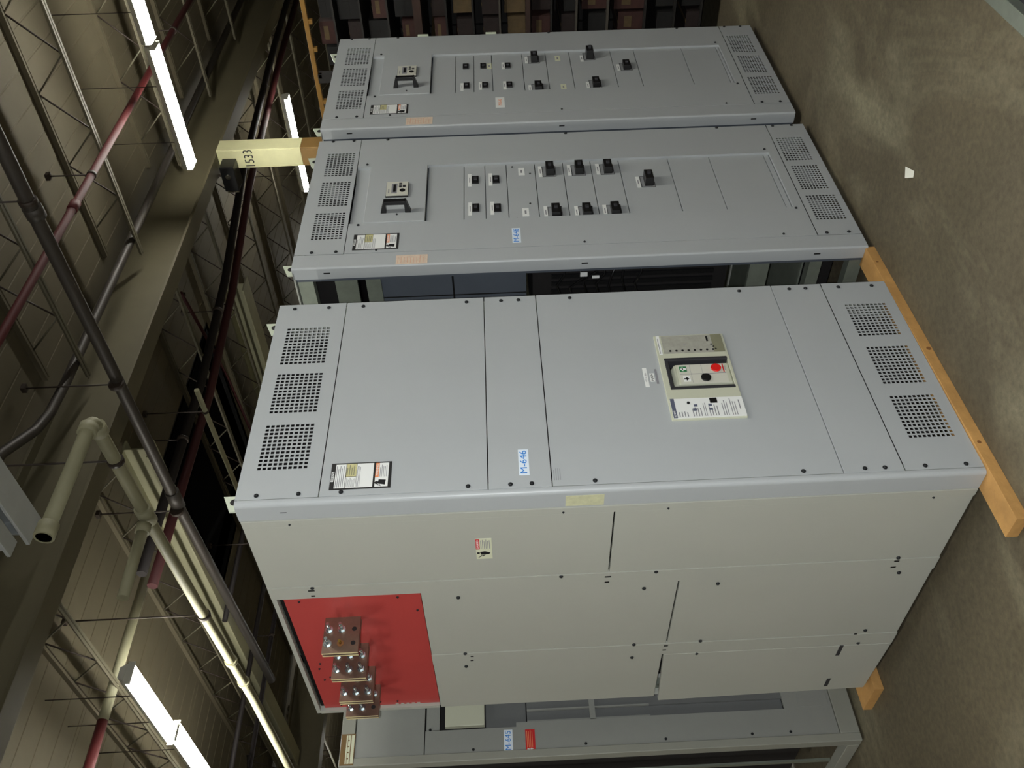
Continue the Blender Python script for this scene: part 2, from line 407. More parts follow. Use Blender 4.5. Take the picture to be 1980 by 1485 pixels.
for i, (x, y) in enumerate(((7.6, 9.6), (9.6, 8.2))):
    rb(.035, [(x, y, 5.3), (x - 5, y + .1, 5.3)], 'pipe_black', 'process_pipe', ['black pipe hung low beyond the dark roof opening', 'second black pipe hung low near the short beam stub'][i], 'pipe')
rb(.035, [(3.6, 10.2, 5.25), (3.3, 10.35, 5.25), (9.5, 10.2, 5.25)], 'pipe_black', 'process_pipe', 'dark pipe far behind the brightly lit beige main', 'pipe', hang=[(5.5, 10.29, 5.25, .02, 0)])

b = MB()
b.box(2.50, 2.76, -6, 3.55, 5.20, 5.23, 'duct_grey'); b.box(2.50, 2.76, -6, 3.55, 5.53, 5.56, 'duct_grey'); b.box(2.615, 2.645, -6, 3.55, 5.23, 5.53, 'duct_grey')
b.box(2.50, 2.76, 3.40, 3.42, 5.23, 5.53, 'duct_grey')
tag(b.build('crane_rail_beam', bevel=.004), 'wide light grey steel rail beam ending beside the beige pipe elbow', 'beam')
b = MB(); b.box(2.30, 2.44, -6, 3.42, 5.22, 5.25, 'duct_grey'); b.box(2.36, 2.38, -6, 3.42, 5.25, 5.50, 'duct_grey'); b.box(2.30, 2.44, -6, 3.42, 5.50, 5.53, 'duct_grey')
tag(b.build('crane_rail_beam', bevel=.004), 'narrow light grey steel rail beam alongside the wide one', 'beam')

# column with hand written number, and the black lamp box on the beam
col = thing('roof_column', 'cream steel column with handwritten number and brown lower part', 'column', (8.72, 3.76, FZ))
cz = -FZ
b = MB(); w = .13
def hsec(b, z0, z1, m):
    b.box(-w, w, -w, -w + .014, z0, z1, m); b.box(-w, w, w - .014, w, z0, z1, m)
    b.box(-w, w, -w, w, z0, z1, m) if m == 'x' else b.box(-w, -w + .012, -w + .014, w - .014, z0, z1, m)
    b.box(w - .012, w, -w + .014, w - .014, z0, z1, m)
hsec(b, 3.93 + cz, 5.0 + cz, 'column_cream'); b.build('upper_shaft', col, bevel=.006)
b = MB(); hsec(b, 0, 3.93 + cz, 'column_brown'); b.build('lower_shaft', col, label='brown painted shaft', bevel=.006)
b = MB(SIDE); b.text('1533', 0.0, 4.60 + cz, w + .002, .17, 'ink_black', width=.23); b.build('painted_number', col)
root = thing('emergency_light', 'black emergency lamp box clamped under the tan beam by the column', 'lamp', (8.50, 3.80, 4.86))
b = MB(); b.box(-.13, .13, -.05, .30, -.09, .09, 'black_plastic'); b.build('housing', root, bevel=.01)
b = MB(); b.cyl((-.02, .12, .09), (-.02, .12, .14), .02, 'rod_dark'); b.build('clamp', root)
b = MB(); b.cyl((-.13, .08, 0), (-.145, .08, 0), .035, 'chrome', n=16); b.build('lens', root)
b = MB(); b.cyl((-.08, .31, -.07), (-.08, .31, .07), .03, 'chrome', n=14); b.build('lamp_head', root, label='chrome lamp head')

# ------------------------------------------------------------------ ceiling lights (twin fluorescent strips)
def light(x, ya, yb, z, label, zoff=0.03):
    r = thing('ceiling_light', label, 'ceiling lamp', (x, ya, z), 0, None)
    L = yb - ya
    b = MB(); b.prism([(-.082, .0), (.082, 0), (.05, .06), (-.05, .06)], 0, L, 'tray_white')
    b.v = [(u, w_, v) for (u, v, w_) in b.v]; b.f = [f[::-1] for f in b.f]
    b.build('housing', r)
    for s in (-.06, .06):
        b = MB(); b.cyl((s, .02, -.035), (s, L - .02, -.035), .029, 'lamp_lit', n=10); b.build('fluorescent_tube', r)
    for s in (.006, L - .018):
        b = MB(); b.box(-.105, .105, s, s + .012, -.062, 0, 'tray_white'); b.build('end_cap', r)
    for s in (.45, L - .3):
        b = MB(); b.cyl((0, s, .06), (0, s, CZ - z), .005, 'rod_dark', n=6); b.build('hanger', r)
    return r
light(7.28, .24, 1.66, 4.9, 'twin tube lamp over the red pipe, farther from the column')
light(7.32, 1.70, 3.10, 4.9, 'twin tube lamp ending nearest above the cream column'.replace('nearest', 'close'))
light(7.26, -1.25, .20, 4.9, 'twin tube lamp at the camera end of the first row')
light(12.34, 4.76, 6.57, 4.9, 'distant twin tube lamp seen behind the cream column')
light(2.215, 5.10, 6.40, 4.9, 'big bright twin tube lamp over the red busbar panel')
light(2.28, 6.43, 7.80, 4.9, 'twin tube lamp following the big bright one over the busbar panel')
light(2.34, 7.85, 9.25, 4.9, 'third twin tube lamp in the row over the busbar panel')
for i, y in enumerate((-1.4, 2.2)):
    light(-4.2, y, y + 1.42, 4.9, f'twin tube lamp in the row by the west wall, {ORD[i]} of two')
for i, y in enumerate((-4.4, -2.7)):
    light(1.4, y, y + 1.42, 4.9, f'twin tube lamp over the aisle in front of the cabinets, {ORD[i]} of two')
for i, (x, y) in enumerate(((8.8, 13.9), (12.6, 14.2), (16.0, 10.0), (6.3, 15.4))):  # unseen lamps added to brighten the far roof deck
    light(x, y, y + 1.42, 4.9, f'added unseen twin tube lamp in the far bay beyond the dark roof opening, {ORD[i]} of four')
# the photographer's flash, beside the lens
fl = bpy.data.lights.new('camera_flash', 'POINT'); fl.energy = 172; fl.shadow_soft_size = 0.02; fl.color = (0.96, 0.985, 1.0)
flo = bpy.data.objects.new('camera_flash', fl); COL.objects.link(flo); flo.location = (-1.66, -2.08, 1.53)

# ------------------------------------------------------------------ cabinets
def dome(b, u, v, w, r=.0072, m='screw_steel'):
    b.cyl((u, v, w - .002), (u, v, w + .0025), r, m, n=12)
    b.cyl((u, v, w + .0025), (u, v, w + .0055), r * .8, m, n=12, r1=r * .45)
SCREW = None
def screw(parent, M, u, v, w=0.0, r=.0072):
    b = MB(M); dome(b, u, v, w, r); return b.build('screw', parent)
def vent_holes(blocks, nu, nv, fu, fv):
    hs = []
    for (ua, ub, va, vb) in blocks:
        pu = (ub - ua) / (nu - 1 + fu); pv = (vb - va) / (nv - 1 + fv)
        for i in range(nu):
            for j in range(nv):
                hs.append((ua + i * pu, ua + i * pu + pu * fu, va + j * pv, va + j * pv + pv * fv))
    return hs
def lines(b, u0, u1, v0, v1, n, w, m='ink_grey', th=.35, ragged=.3, vertical=False):
    """rows of unreadable small print"""
    for i in range(n):
        if vertical:
            p = (u1 - u0) / n; a = u0 + i * p
            b.box(a, a + p * th, v0, v1 - (v1 - v0) * random.random() * ragged, w, w + .0003, m)
        else:
            p = (v1 - v0) / n; a = v1 - i * p - p * th
            b.box(u0, u1 - (u1 - u0) * random.random() * ragged, a, a + p * th, w, w + .0003, m)

def nameplate(parent, u0, u1, v0, v1, w=.0):
    """tall rating plate, black header with SIEMENS, silver inset, warning below"""
    b = MB(FRONT); h = v1 - v0; W = u1 - u0; t = w + .0012
    b.box(u0, u1, v0, v1, w, t, 'label_black')
    m = .004
    def P(a, c, d, e, mt, lift=0.0004):
        b.box(u0 + a * W, u0 + c * W, v1 - e * h, v1 - d * h, t, t + lift, mt)
    P(.30, .68, .012, .055, 'label_white'); b.text('SIEMENS', u0 + .49 * W, v1 - .0335 * h, t + .0006, .0085, 'ink_black', width=.34 * W)
    P(.05, .95, .075, .245, 'label_white')
    P(.05, .46, .255, .42, 'label_white'); P(.48, .96, .255, .42, 'label_silver')
    P(.05, .96, .425, .70, 'label_white')
    P(.05, .95, .735, .95, 'label_white'); P(.40, .95, .735, .795, 'label_orange', .0008)
    b.text('WARNING', u0 + .67 * W, v1 - .765 * h, t + .0013, .010, 'label_white', width=.42 * W)
    lines(b, u0 + .08 * W, u0 + .9 * W, v1 - .235 * h, v1 - .09 * h, 5, t + .0004)
    lines(b, u0 + .08 * W, u0 + .44 * W, v1 - .41 * h, v1 - .265 * h, 9, t + .0004)
    lines(b, u0 + .52 * W, u0 + .92 * W, v1 - .41 * h, v1 - .265 * h, 4, t + .0004, 'olive_plastic')
    lines(b, u0 + .08 * W, u0 + .9 * W, v1 - .50 * h, v1 - .435 * h, 3, t + .0004)
    lines(b, u0 + .42 * W, u0 + .9 * W, v1 - .94 * h, v1 - .81 * h, 5, t + .0004)
    # worker and flash pictogram
    cx, cv = u0 + .2 * W, v1 - .83 * h
    b.cyl((cx, cv + .012, t), (cx, cv + .012, t + .0008), .006, 'ink_black', n=12)
    b.prism([(cx - .009, cv - .014), (cx + .010, cv - .016), (cx + .012, cv + .006), (cx - .004, cv + .008)], t, t + .0008, 'ink_black')
    b.prism([(cx - .015, cv - .002), (cx - .010, cv + .004), (cx - .012, cv + .006), (cx - .004, cv + .012), (cx - .009, cv + .003), (cx - .007, cv + .001)], t, t + .0008, 'ink_black')
    return b.build('rating_plate', parent, label='tall white rating plate with black header')

def number_label(parent, M, u0, u1, v0, v1, w, txt, name='number_label'):
    b = MB(M); b.box(u0, u1, v0, v1, w, w + .0008, 'label_blue')
    b.text(txt, (u0 + u1) / 2, (v0 + v1) / 2, w + .0012, (v1 - v0) * .95, 'ink_blue', width=(u1 - u0) * .88)
    return b.build(name, parent, label=f'white sticker reading {txt} in blue')

def lifting(parent, x0, x1, z, flip=False):
    b = MB(FRONT)
    u0, u1 = x0, x1
    out = [(u0, z - .03), (u1, z - .03), (u1, z + .048), (u0, z + .022)]
    b.prism(out, -.040, -.033, 'bracket_cream')
    b.cyl(((u0 + u1) / 2 + .006, z + .013, -.0335), ((u0 + u1) / 2 + .006, z + .013, -.0320), .012, 'dark_inside', n=16)
    return b.build('lifting_bracket', parent, label='pale bracket with a round hole')

H = 2.286
# ---------- main breaker cabinet
W = .939; D = 1.395
mc = thing('switchgear_cabinet', 'large grey switchgear cabinet with red busbar panel on its side, on a flat board', 'cabinet', (0, 0, 0))
b = MB()
th = .02
# frame rails inside
for y0, y1 in ((.02, .06), (.455, .515), (.97, 1.03), (D - .045, D - .005)):
    for x0, x1 in ((.034, .06), (W - .05, W - .006)):
        b.box(x0, x1, y0, y1, 0, H - .004, 'galvanised')
for z0, z1 in ((0, .04), (H - .05, H - .006)):
    b.box(.05, W - .05, D - .045, D - .005, z0, z1, 'galvanised')
    for x0, x1 in ((.034, .06), (W - .05, W - .008)):
        b.box(x0, x1, .06, D - .045, z0, z1, 'galvanised')
b.build('frame', mc)
b = MB(); b.box(.004, W, .02, D, H - .006, H, 'side_paint'); b.build('roof_panel', mc)
b = MB(); b.box(W - .006, W, .02, D - .002, .002, H - .006, 'side_paint'); b.build('side_panel', mc)
b = MB(); b.box(.01, W - .006, D - .006, D, .002, H - .006, 'side_paint'); b.build('rear_panel', mc)
b = MB(); b.box(.07, W - .06, .12, D - .06, .03, H - .03, 'dark_inside'); b.box(.07, W - .06, .03, .121, H - .035, H - .030, 'dark_inside'); b.build('inner_dark_fill', mc)  # dark fill and plate under the roof paint the shade behind the vents
# corner post on the open corner
b = MB()
R = .014
prof = [(.020, 0)] + [(R - R * math.sin(a), R - R * math.cos(a)) for a in [i * math.pi / 12 for i in range(7)]] + [(0, .076), (.004, .078), (.012, .078), (.012, .018), (.020, .014)]
n = len(prof)
b.add([(x, y, .0) for x, y in prof] + [(x, y, H) for x, y in prof], [tuple(range(n))[::-1], tuple(range(n, 2 * n))] + [(i, (i + 1) % n, n + (i + 1) % n, n + i) for i in range(n)], 'front_paint')
b.box(-.0003, .0, .040, .043, 2.135, 2.155, 'dark_inside')
b.build('corner_post', mc)
def strips(name, ya, yb, slots, top=H - .002):
    b = MB(SIDE); b.box(-yb, -ya, 0, top, -.012, .0015, 'side_paint')
    for (y, z, l) in slots: b.box(-y - .004, -y + .004, z - l / 2, z + l / 2, .0013, .0021, 'black_plastic')
    return b.build(name, mc, bevel=.0015)
strips('frame_strip', .080, .112, [])
strips('frame_strip', .452, .522, [(.475, 2.14, .022), (.508, 2.14, .014), (.475, 1.135, .022), (.508, 1.137, .016), (.463, .146, .018), (.500, .148, .018)])
strips('frame_strip', .955, 1.035, [(.978, 1.625, .012), (1.01, 1.627, .012), (.970, .887, .016), (1.002, .890, .014), (.951, .163, .012)], 1.777)
def spanel(ya, yb, za, zb, skew=0):
    b = MB(SIDE)
    if skew: b.prism([(-yb, za - skew), (-ya, za), (-ya, zb), (-yb, zb)], -.014, -.0005, 'side_paint')
    else: b.box(-yb, -ya, za, zb, -.014, -.0005, 'side_paint')
    return b.build('side_cover', mc, bevel=.0012)
pa = spanel(.1135, .4505, 1.136, H - .002); pb = spanel(.1135, .4505, .002, 1.131)
pc = spanel(.5235, .9535, .889, 1.776); pd = spanel(.5235, .9535, .002, .883)
pe = spanel(1.0365, 1.392, .895, 1.776); 
b = MB(SIDE); b.prism([(-1.400, .016), (-1.0365, .002), (-1.0365, .889), (-1.425, .874)], -.014, .0025, 'side_paint'); pf = b.build('side_cover', mc, bevel=.0012)
for (y, z, p) in ((.101, 2.138, pa), (.459, 2.134, pa), (.460, 1.295, pa), (.101, 1.294, pa), (.459, .972, pb), (.444, .146, pb), (.105, .967, pb), (.112, .132, pb),
                  (.562, 1.650, pc), (.560, 1.005, pc), (.955, 1.650, pc), (.950, 1.011, pc), (.552, .748, pd), (.537, .117, pd), (.947, .758, pd), (.928, .132, pd),
                  (1.055, 1.652, pe), (1.050, 1.011, pe), (1.043, .760, pf), (1.022, .135, pf)):
    small = y < .12
    screw(p, SIDE, -y, z, .001, .0035 if small else .0068)
for (u0, u1, v0, v1) in ((-1.112, -1.034, .188, .203), (-1.372, -1.305, .174, .190)):
    b = MB(SIDE); b.box(u0, u1, v0, v1, .0022, .0032, 'charcoal_plastic'); b.build('louvre', pf, label='dark slot')
# red insulating board with busbars
b = MB(SIDE); b.box(-1.372, -.530, 1.780, 2.250, -.028, -.012, 'red_board'); red = b.build('insulating_board', mc, label='red board')
b = MB(SIDE); b.box(-1.392, -.5235, 2.268, H - .002, -.014, .0, 'side_paint'); b.box(-1.394, -1.374, 1.780, 2.268, -.02, .001, 'side_paint'); b.build('edge_rail', mc)
b = MB(SIDE); b.box(-1.372, -.530, 2.2505, 2.2675, -.030, -.022, 'dark_inside'); b.build('recess_shade_strip', mc, label='dark strip painting the shade in the recess above the red board')  # dark strip stands in for the shade inside the recess
b = MB(SIDE)
for k in range(5): b.box(-1.369, -1.362, 1.86 + k * .022, 1.872 + k * .022, -.0122, -.010, 'side_paint')
b.build('edge_clip', red)
for (y, z) in ((.56, 1.86), (.56, 2.20), (1.04, 2.215), (1.00, 2.205), (1.13, 2.210), (1.11, 2.185), (.65, 1.80), (1.34, 2.02), (1.34, 1.95), (1.35, 2.18)):
    screw(red, SIDE, -y, z, -.012, .0042)
def busbar(yb, z0, z1, L, bolts, holes):
    b = MB()
    def plate(y, l, m):
        vs_holes = []
        b.box(-l, .10, y, y + .007, z0, z1, m)
        b.box(-l - .0006, -l, y, y + .007, z0, z1, 'bar_edge')
    plate(yb, L, 'busbar_copper'); plate(yb + .020, L - .002, 'busbar_copper')
    for (x, z) in holes:
        b.cyl((x, yb - .0006, z), (x, yb + .001, z), .0085, 'dark_inside', n=14)
    o = b.build('busbar', mc, label='tinned copper busbar pair', bevel=.0008)
    for (x, z, kind) in bolts:
        q = MB()
        if kind == 'stud':
            q.cyl((x, yb - .0015, z), (x, yb, z), .012, 'knot', n=18); q.cyl((x, yb - .022, z), (x, yb, z), .0045, 'brass', n=10)
        else:
            q.cyl((x, yb - .003, z), (x, yb, z), .0145, 'bolt_zinc', n=18)
            q.cyl((x, yb - .013, z), (x, yb - .003, z), .0115, 'bolt_zinc', n=6, smooth=False)
            q.cyl((x, yb - .038, z), (x, yb - .013, z), .0058, 'bolt_zinc', n=12)
            q.cyl((x, yb - .041, z), (x, yb - .038, z), .0058, 'bolt_zinc', n=12, r1=.0035)
        q.build('bolt', o)
zz = [2.110, 2.066, 2.022]; xx = [-.036, -.090]
allb = [(x, z, 'bolt') for x in xx for z in zz]
busbar(.675, 2.003, 2.128, .126, [(xx[0], zz[0], 'bolt'), (xx[1], zz[0], 'bolt'), (xx[0], zz[1], 'bolt'), (xx[1], zz[1], 'stud')], [(x, zz[2]) for x in xx])
busbar(.862, 2.001, 2.126, .126, allb, [])
busbar(1.040, 2.001, 2.126, .126, allb, [])
busbar(1.192, 2.001, 2.126, .115, [(xx[0] + .01, z, 'bolt') for z in zz] + [(xx[1] + .01, zz[0], 'bolt'), (xx[1] + .01, zz[1], 'bolt')], [(xx[1] + .01, zz[2])])
# danger sticker on the side
b = MB(SIDE); u0, u1, v0, v1 = -.335, -.223, 1.522, 1.574; 
b.box(u0, u1, v0, v1, -.0005, .0006, 'label_cream')
b.box(u0 + .055, u1 - .002, v1 - .0125, v1, .0006, .0010, 'label_red'); b.text('DANGER', u0 + .083, v1 - .0062, .0012, .010, 'label_white', width=.046)
lines(b, u0 + .057, u1 - .004, v0 + .003, v1 - .016, 6, .0006, 'ink_grey')
px, pz = u0 + .030, v0 + .026
b.prism([(px - .006, pz + .010), (px + .010, pz + .014), (px + .013, pz - .002), (px + .006, pz - .020), (px - .004, pz - .016)], .0006, .0011, 'ink_black')
b.cyl((px + .004, pz + .019, .0006), (px + .004, pz + .019, .0011), .005, 'ink_black', n=12)
b.prism([(px - .024, pz + .022), (px - .012, pz + .006), (px - .016, pz + .004), (px - .006, pz - .004), (px - .010, pz + .008), (px - .008, pz + .009)], .0006, .0011, 'ink_black')
b.build('danger_sticker', pa, label='cream DANGER sticker with red header and pictogram')
# tape on the corner post
b = MB(SIDE); b.box(-.072, -.022, 1.170, 1.288, .0002, .0012, 'tape'); b.build('masking_tape', mc, label='torn piece of cream tape')

# front covers
FX0, FX1 = .022, W
def cover(parent, x0, x1, z0, z1, holes=(), name='front_cover', m='front_paint', w0=-.018, w1=0.0, bevel=.0012):
    b = MB(FRONT)
    if holes: b.perf(x0, x1, z0, z1, w1 - .0012, w1, holes, m)
    else: b.box(x0, x1, z0, z1, w0, w1, m)
    return b.build(name, parent, bevel=0 if holes else bevel)
tb = [(.137, .326, 2.083, 2.238), (.380, .565, 2.083, 2.238), (.615, .805, 2.083, 2.238)]
bb = [(.152, .337, .040, .186), (.395, .578, .040, .186), (.638, .812, .040, .190)]
c1 = cover(mc, FX0, FX1, 2.0365, H, vent_holes(tb, 12, 10, .66, .70), 'vent_cover')
c2 = cover(mc, FX0, FX1, 1.5235, 2.0335)
c3 = cover(mc, FX0, FX1, 1.3285, 1.5205)
c4 = cover(mc, FX0, FX1, .4365, 1.3255, [(.402, .556, .684, .904)])
c5 = cover(mc, FX0, FX1, .2465, .4335)
c6 = cover(mc, FX0, FX1, .0, .2435, vent_holes(bb, 12, 10, .66, .68), 'vent_cover')
for c, zs in ((c1, (2.227, 2.100)), (c2, (1.972, 1.587)), (c3, (1.458, 1.393)), (c4, (1.200, .560)), (c5, (.370, .308)), (c6, (.183, .056))):
    for z in zs:
        screw(c, FRONT, .9145, z); screw(c, FRONT, .036, z - .004)
nameplate(c2, .045, .149, 1.819, 2.006)
number_label(c3, FRONT, .070, .174, 1.394, 1.426, 0, 'M-646')
b = MB(FRONT); lines(b, .045, .092, 1.295, 1.320, 4, .0002, 'ink_grey', th=.25); b.build('printed_note', c4)
b = MB(FRONT); b.box(.428, .519, .970, .984, 0, .001, 'label_white'); b.text('V52-6L', .473, .977, .0012, .009, 'ink_grey', width=.045); b.build('device_tag', c4)
b = MB(FRONT); b.box(.452, .492, .948, .963, 0, .001, 'label_white'); b.text('MAIN', .472, .9555, .0012, .012, 'ink_black', width=.034); b.build('main_tag', c4, label='small white tag reading MAIN')
b = MB(FRONT); b.box(.440, .512, .936, .944, 0, .0008, 'ink_grey'); b.build('faded_tag', c4)
# circuit breaker
b = MB(FRONT)
BU0, BU1, BV0, BV1 = .266, .674, .675, .922
b.perf(BU0, BU1, BV0, BV1, -.02, .007, [(.405, .553, .685, .901)], 'cream_plastic')
cb = b.build('circuit_breaker', mc, label='cream framed draw-out circuit breaker face', bevel=.002)
b = MB(FRONT)    # dark recess
b.box(.402, .556, .684, .904, -.050, -.030, 'black_plastic')
b.box(.402, .416, .684, .904, -.030, .009, 'charcoal_plastic'); b.box(.542, .556, .684, .904, -.030, .009, 'charcoal_plastic'); b.box(.416, .542, .890, .904, -.030, .009, 'charcoal_plastic')
b.build('shroud', cb, label='charcoal shroud around the operator panel', bevel=.003)
b = MB(FRONT); b.box(.429, .527, .686, .872, -.030, .004, 'cream_plastic'); b.add([(.429, .872, .004), (.527, .872, .004), (.517, .886, -.014), (.439, .886, -.014), (.429, .872, -.03), (.527, .872, -.03)], [(0, 1, 2, 3), (0, 3, 4), (1, 5, 2), (4, 3, 2, 5)], 'cream_plastic'); op = b.build('operator_panel', cb, bevel=.006, seg=3)
b = MB(FRONT); b.box(.430, .522, .700, .862, .004, .0048, 'pale_plastic'); lines(b, .432, .520, .780, .782, 1, .0048, ragged=0); lines(b, .432, .520, .820, .822, 1, .0048, ragged=0)
b.box(.475, .477, .702, .860, .0048, .0052, 'ink_grey')
b.build('operator_label', cb)
b = MB(FRONT); b.cyl((.500, .733, .004), (.500, .733, .010), .0175, 'button_red', n=28); b.build('off_button', cb, label='round red push button')
b = MB(FRONT); b.cyl((.455, .775, .004), (.455, .775, .010), .0170, 'black_plastic', n=28); b.build('on_button', cb, label='round black push button')
b = MB(FRONT); b.box(.488, .513, .834, .858, .0048, .006, 'button_green'); b.box(.496, .505, .836, .850, .006, .0065, 'label_white'); b.prism([(.490, .846), (.511, .846), (.5005, .856)], .006, .0065, 'label_white'); b.build('charge_indicator', cb, label='green indicator with white arrow')
b = MB(FRONT); b.box(.440, .466, .828, .852, .0048, .0056, 'label_white'); b.prism([(.443, .842), (.463, .842), (.453, .832)], .0056, .006, 'ink_black'); b.box(.450, .456, .840, .850, .0056, .006, 'ink_black'); b.build('state_indicator', cb)
b = MB(FRONT); b.box(.480, .520, .706, .710, .0048, .0056, 'label_red'); b.text('PUSH', .500, .7015, .0052, .007, 'ink_grey', width=.02); b.build('red_mark', cb)
b = MB(FRONT)   # secondary contacts cover at the right end
b.box(.578, .668, .684, .898, .007, .009, 'clear_cover'); b.box(.578, .668, .684, .722, .009, .010, 'olive_plastic')
for k in range(8): b.cyl((.590, .875 - k * .0215, .009), (.590, .875 - k * .0215, .0105), .0042, 'ink_black', n=10)
for k in range(3): b.cyl((.592 + k * .012, .715 + k * .006, .010), (.592 + k * .012, .715 + k * .006, .0115), .003, 'ink_black', n=10)
b.box(.634, .660, .734, .740, .009, .0105, 'ink_black')
b.box(.575, .672, .903, .914, .007, .008, 'label_white'); lines(b, .580, .668, .905, .912, 1, .008, ragged=.4)
b.text('1', .62, .862, .0095, .010, 'ink_grey'); b.text('2', .62, .820, .0095, .010, 'ink_grey')
b.build('contact_cover', cb, label='grey terminal cover with a row of dots')
b = MB(FRONT)   # trip unit
b.box(.270, .357, .677, .916, .007, .010, 'label_white'); b.box(.270, .357, .903, .916, .010, .0106, 'ink_navy')
b.text('SIEMENS', .288, .9095, .0108, .008, 'label_white', width=.030)
b.box(.332, .354, .762, .786, .010, .0115, 'black_plastic')
b.cyl((.335, .858, .010), (.335, .858, .013), .005, 'screw_steel', n=12)
for (a, c, d, e, n_) in ((.275, .300, .860, .896, 4), (.275, .318, .815, .850, 4), (.275, .350, .800, .812, 2), (.275, .325, .760, .795, 4), (.275, .345, .728, .750, 3), (.275, .350, .700, .722, 3), (.300, .350, .684, .694, 1)):
    lines(b, a, c, d, e, n_, .010, 'ink_grey')
for (u_, v_) in ((.300, .835), (.318, .83), (.300, .782), (.318, .782)): b.box(u_, u_ + .010, v_, v_ + .012, .010, .0106, 'ink_navy')
b.build('trip_unit', cb, label='white trip unit face with a small black display')
lifting(mc, .006, .064, H); lifting(mc, .815, .875, H)

# ---------- distribution cabinets (second and third)
def small_tag(parent, u0, u1, v0, v1, w, txt='', m='label_white', grow=0):
    if m == 'label_white' and v1 - v0 < .02: u0 -= grow; u1 += grow; c = (v0 + v1) / 2; v0 = c - .008; v1 = c + .008
    b = MB(FRONT); b.box(u0, u1, v0, v1, w, w + .0012, m)
    if u1 - u0 > v1 - v0: lines(b, u0 + (u1 - u0) * .3, u1 - (u1 - u0) * .3, v0 + (v1 - v0) * .35, v1 - (v1 - v0) * .35, 1, w + .0012, ragged=0, th=.9)
    else: lines(b, u0 + (u1 - u0) * .2, u1 - (u1 - u0) * .2, v0 + (v1 - v0) * .2, v1 - (v1 - v0) * .3, 3, w + .0012, ragged=.3)
    return b.build('device_tag', parent)
def mccb(parent, u, v, big, w=-.010):
    """moulded case breaker showing through its cut-out: (u,v) centre of the toggle"""
    b = MB(FRONT)
    if big:
        b.box(u - .042, u + .042, v - .028, v + .032, w - .01, w + .0006, 'recess_grey')
        for (x0, x1, y0, y1) in ((u - .043, u - .0405, v - .029, v + .033), (u + .0405, u + .043, v - .029, v + .033), (u - .043, u + .043, v + .030, v + .033), (u - .043, u + .043, v - .029, v - .027)):
            b.box(x0, x1, y0, y1, w, w + .0014, 'charcoal_plastic')
        b.box(u - .034, u + .034, v - .018, v + .017, w, w + .026 * big, 'black_plastic')
        b.box(u - .030, u + .030, v - .024, v - .018, w, w + .012, 'black_plastic')
        b.box(u - .007, u + .007, v - .008, v + .006, w + .026 * big, w + .034 * big, 'charcoal_plastic')
    else:
        b.box(u - .029, u + .029, v - .0155, v + .0145, w, w + .006, 'black_plastic')
        b.box(u - .008, u + .008, v - .008, v + .006, w + .006, w + .013, 'charcoal_plastic')
    return b.build('breaker_switch', parent, label='black breaker toggle', bevel=.0012)
def handle(parent, u, v0, v1):
    b = MB(FRONT)
    b.box(u - .012, u + .012, v0 + .020, v1 - .020, .040, .058, 'black_plastic')
    for (a, c, s) in ((v0, v0 + .026, 1), (v1 - .026, v1, -1)):
        p = [(a, 0), (c, 0), (c, .058), (a + .018, .058)] if s > 0 else [(a, 0), (c, 0), (c - .018, .058), (a, .058)]
        vs = [(u - .014, q[0], q[1]) for q in p] + [(u + .014, q[0], q[1]) for q in p]
        b.add(vs, [(0, 1, 2, 3), (7, 6, 5, 4), (0, 4, 5, 1), (1, 5, 6, 2), (2, 6, 7, 3), (3, 7, 4, 0)], 'black_plastic')
    return b.build('door_handle', parent, label='black bow handle', bevel=.002)
def meter(parent, u0, u1, v0, v1):
    b = MB(FRONT); b.box(u0, u1, v0, v1, 0, .016, 'pale_plastic'); b.box(u0 - .002, u1 + .002, v0 - .002, v1 + .002, 0, .011, 'black_plastic')
    W_, h = u1 - u0, v1 - v0; t = .016
    b.box(u0 + .12 * W_, u0 + .85 * W_, v0 + .50 * h, v0 + .76 * h, t, t + .0006, 'ink_grey'); b.box(u0 + .22 * W_, u0 + .78 * W_, v0 + .56 * h, v0 + .68 * h, t + .0006, t + .001, 'black_plastic')
    b.cyl((u0 + .33 * W_, v0 + .25 * h, t), (u0 + .33 * W_, v0 + .25 * h, t + .002), .012, 'black_plastic', n=18)
    for (a, c) in ((.62, .36), (.82, .36), (.64, .18)):
        b.box(u0 + a * W_ - .007, u0 + a * W_ + .007, v0 + c * h - .006, v0 + c * h + .006, t, t + .0015, 'charcoal_plastic')
    b.text('SIEMENS', u0 + .3 * W_, v0 + .88 * h, t + .0006, .008, 'ink_grey', width=.32 * W_)
    return b.build('power_meter', parent, label='pale power meter with black keys', bevel=.001)

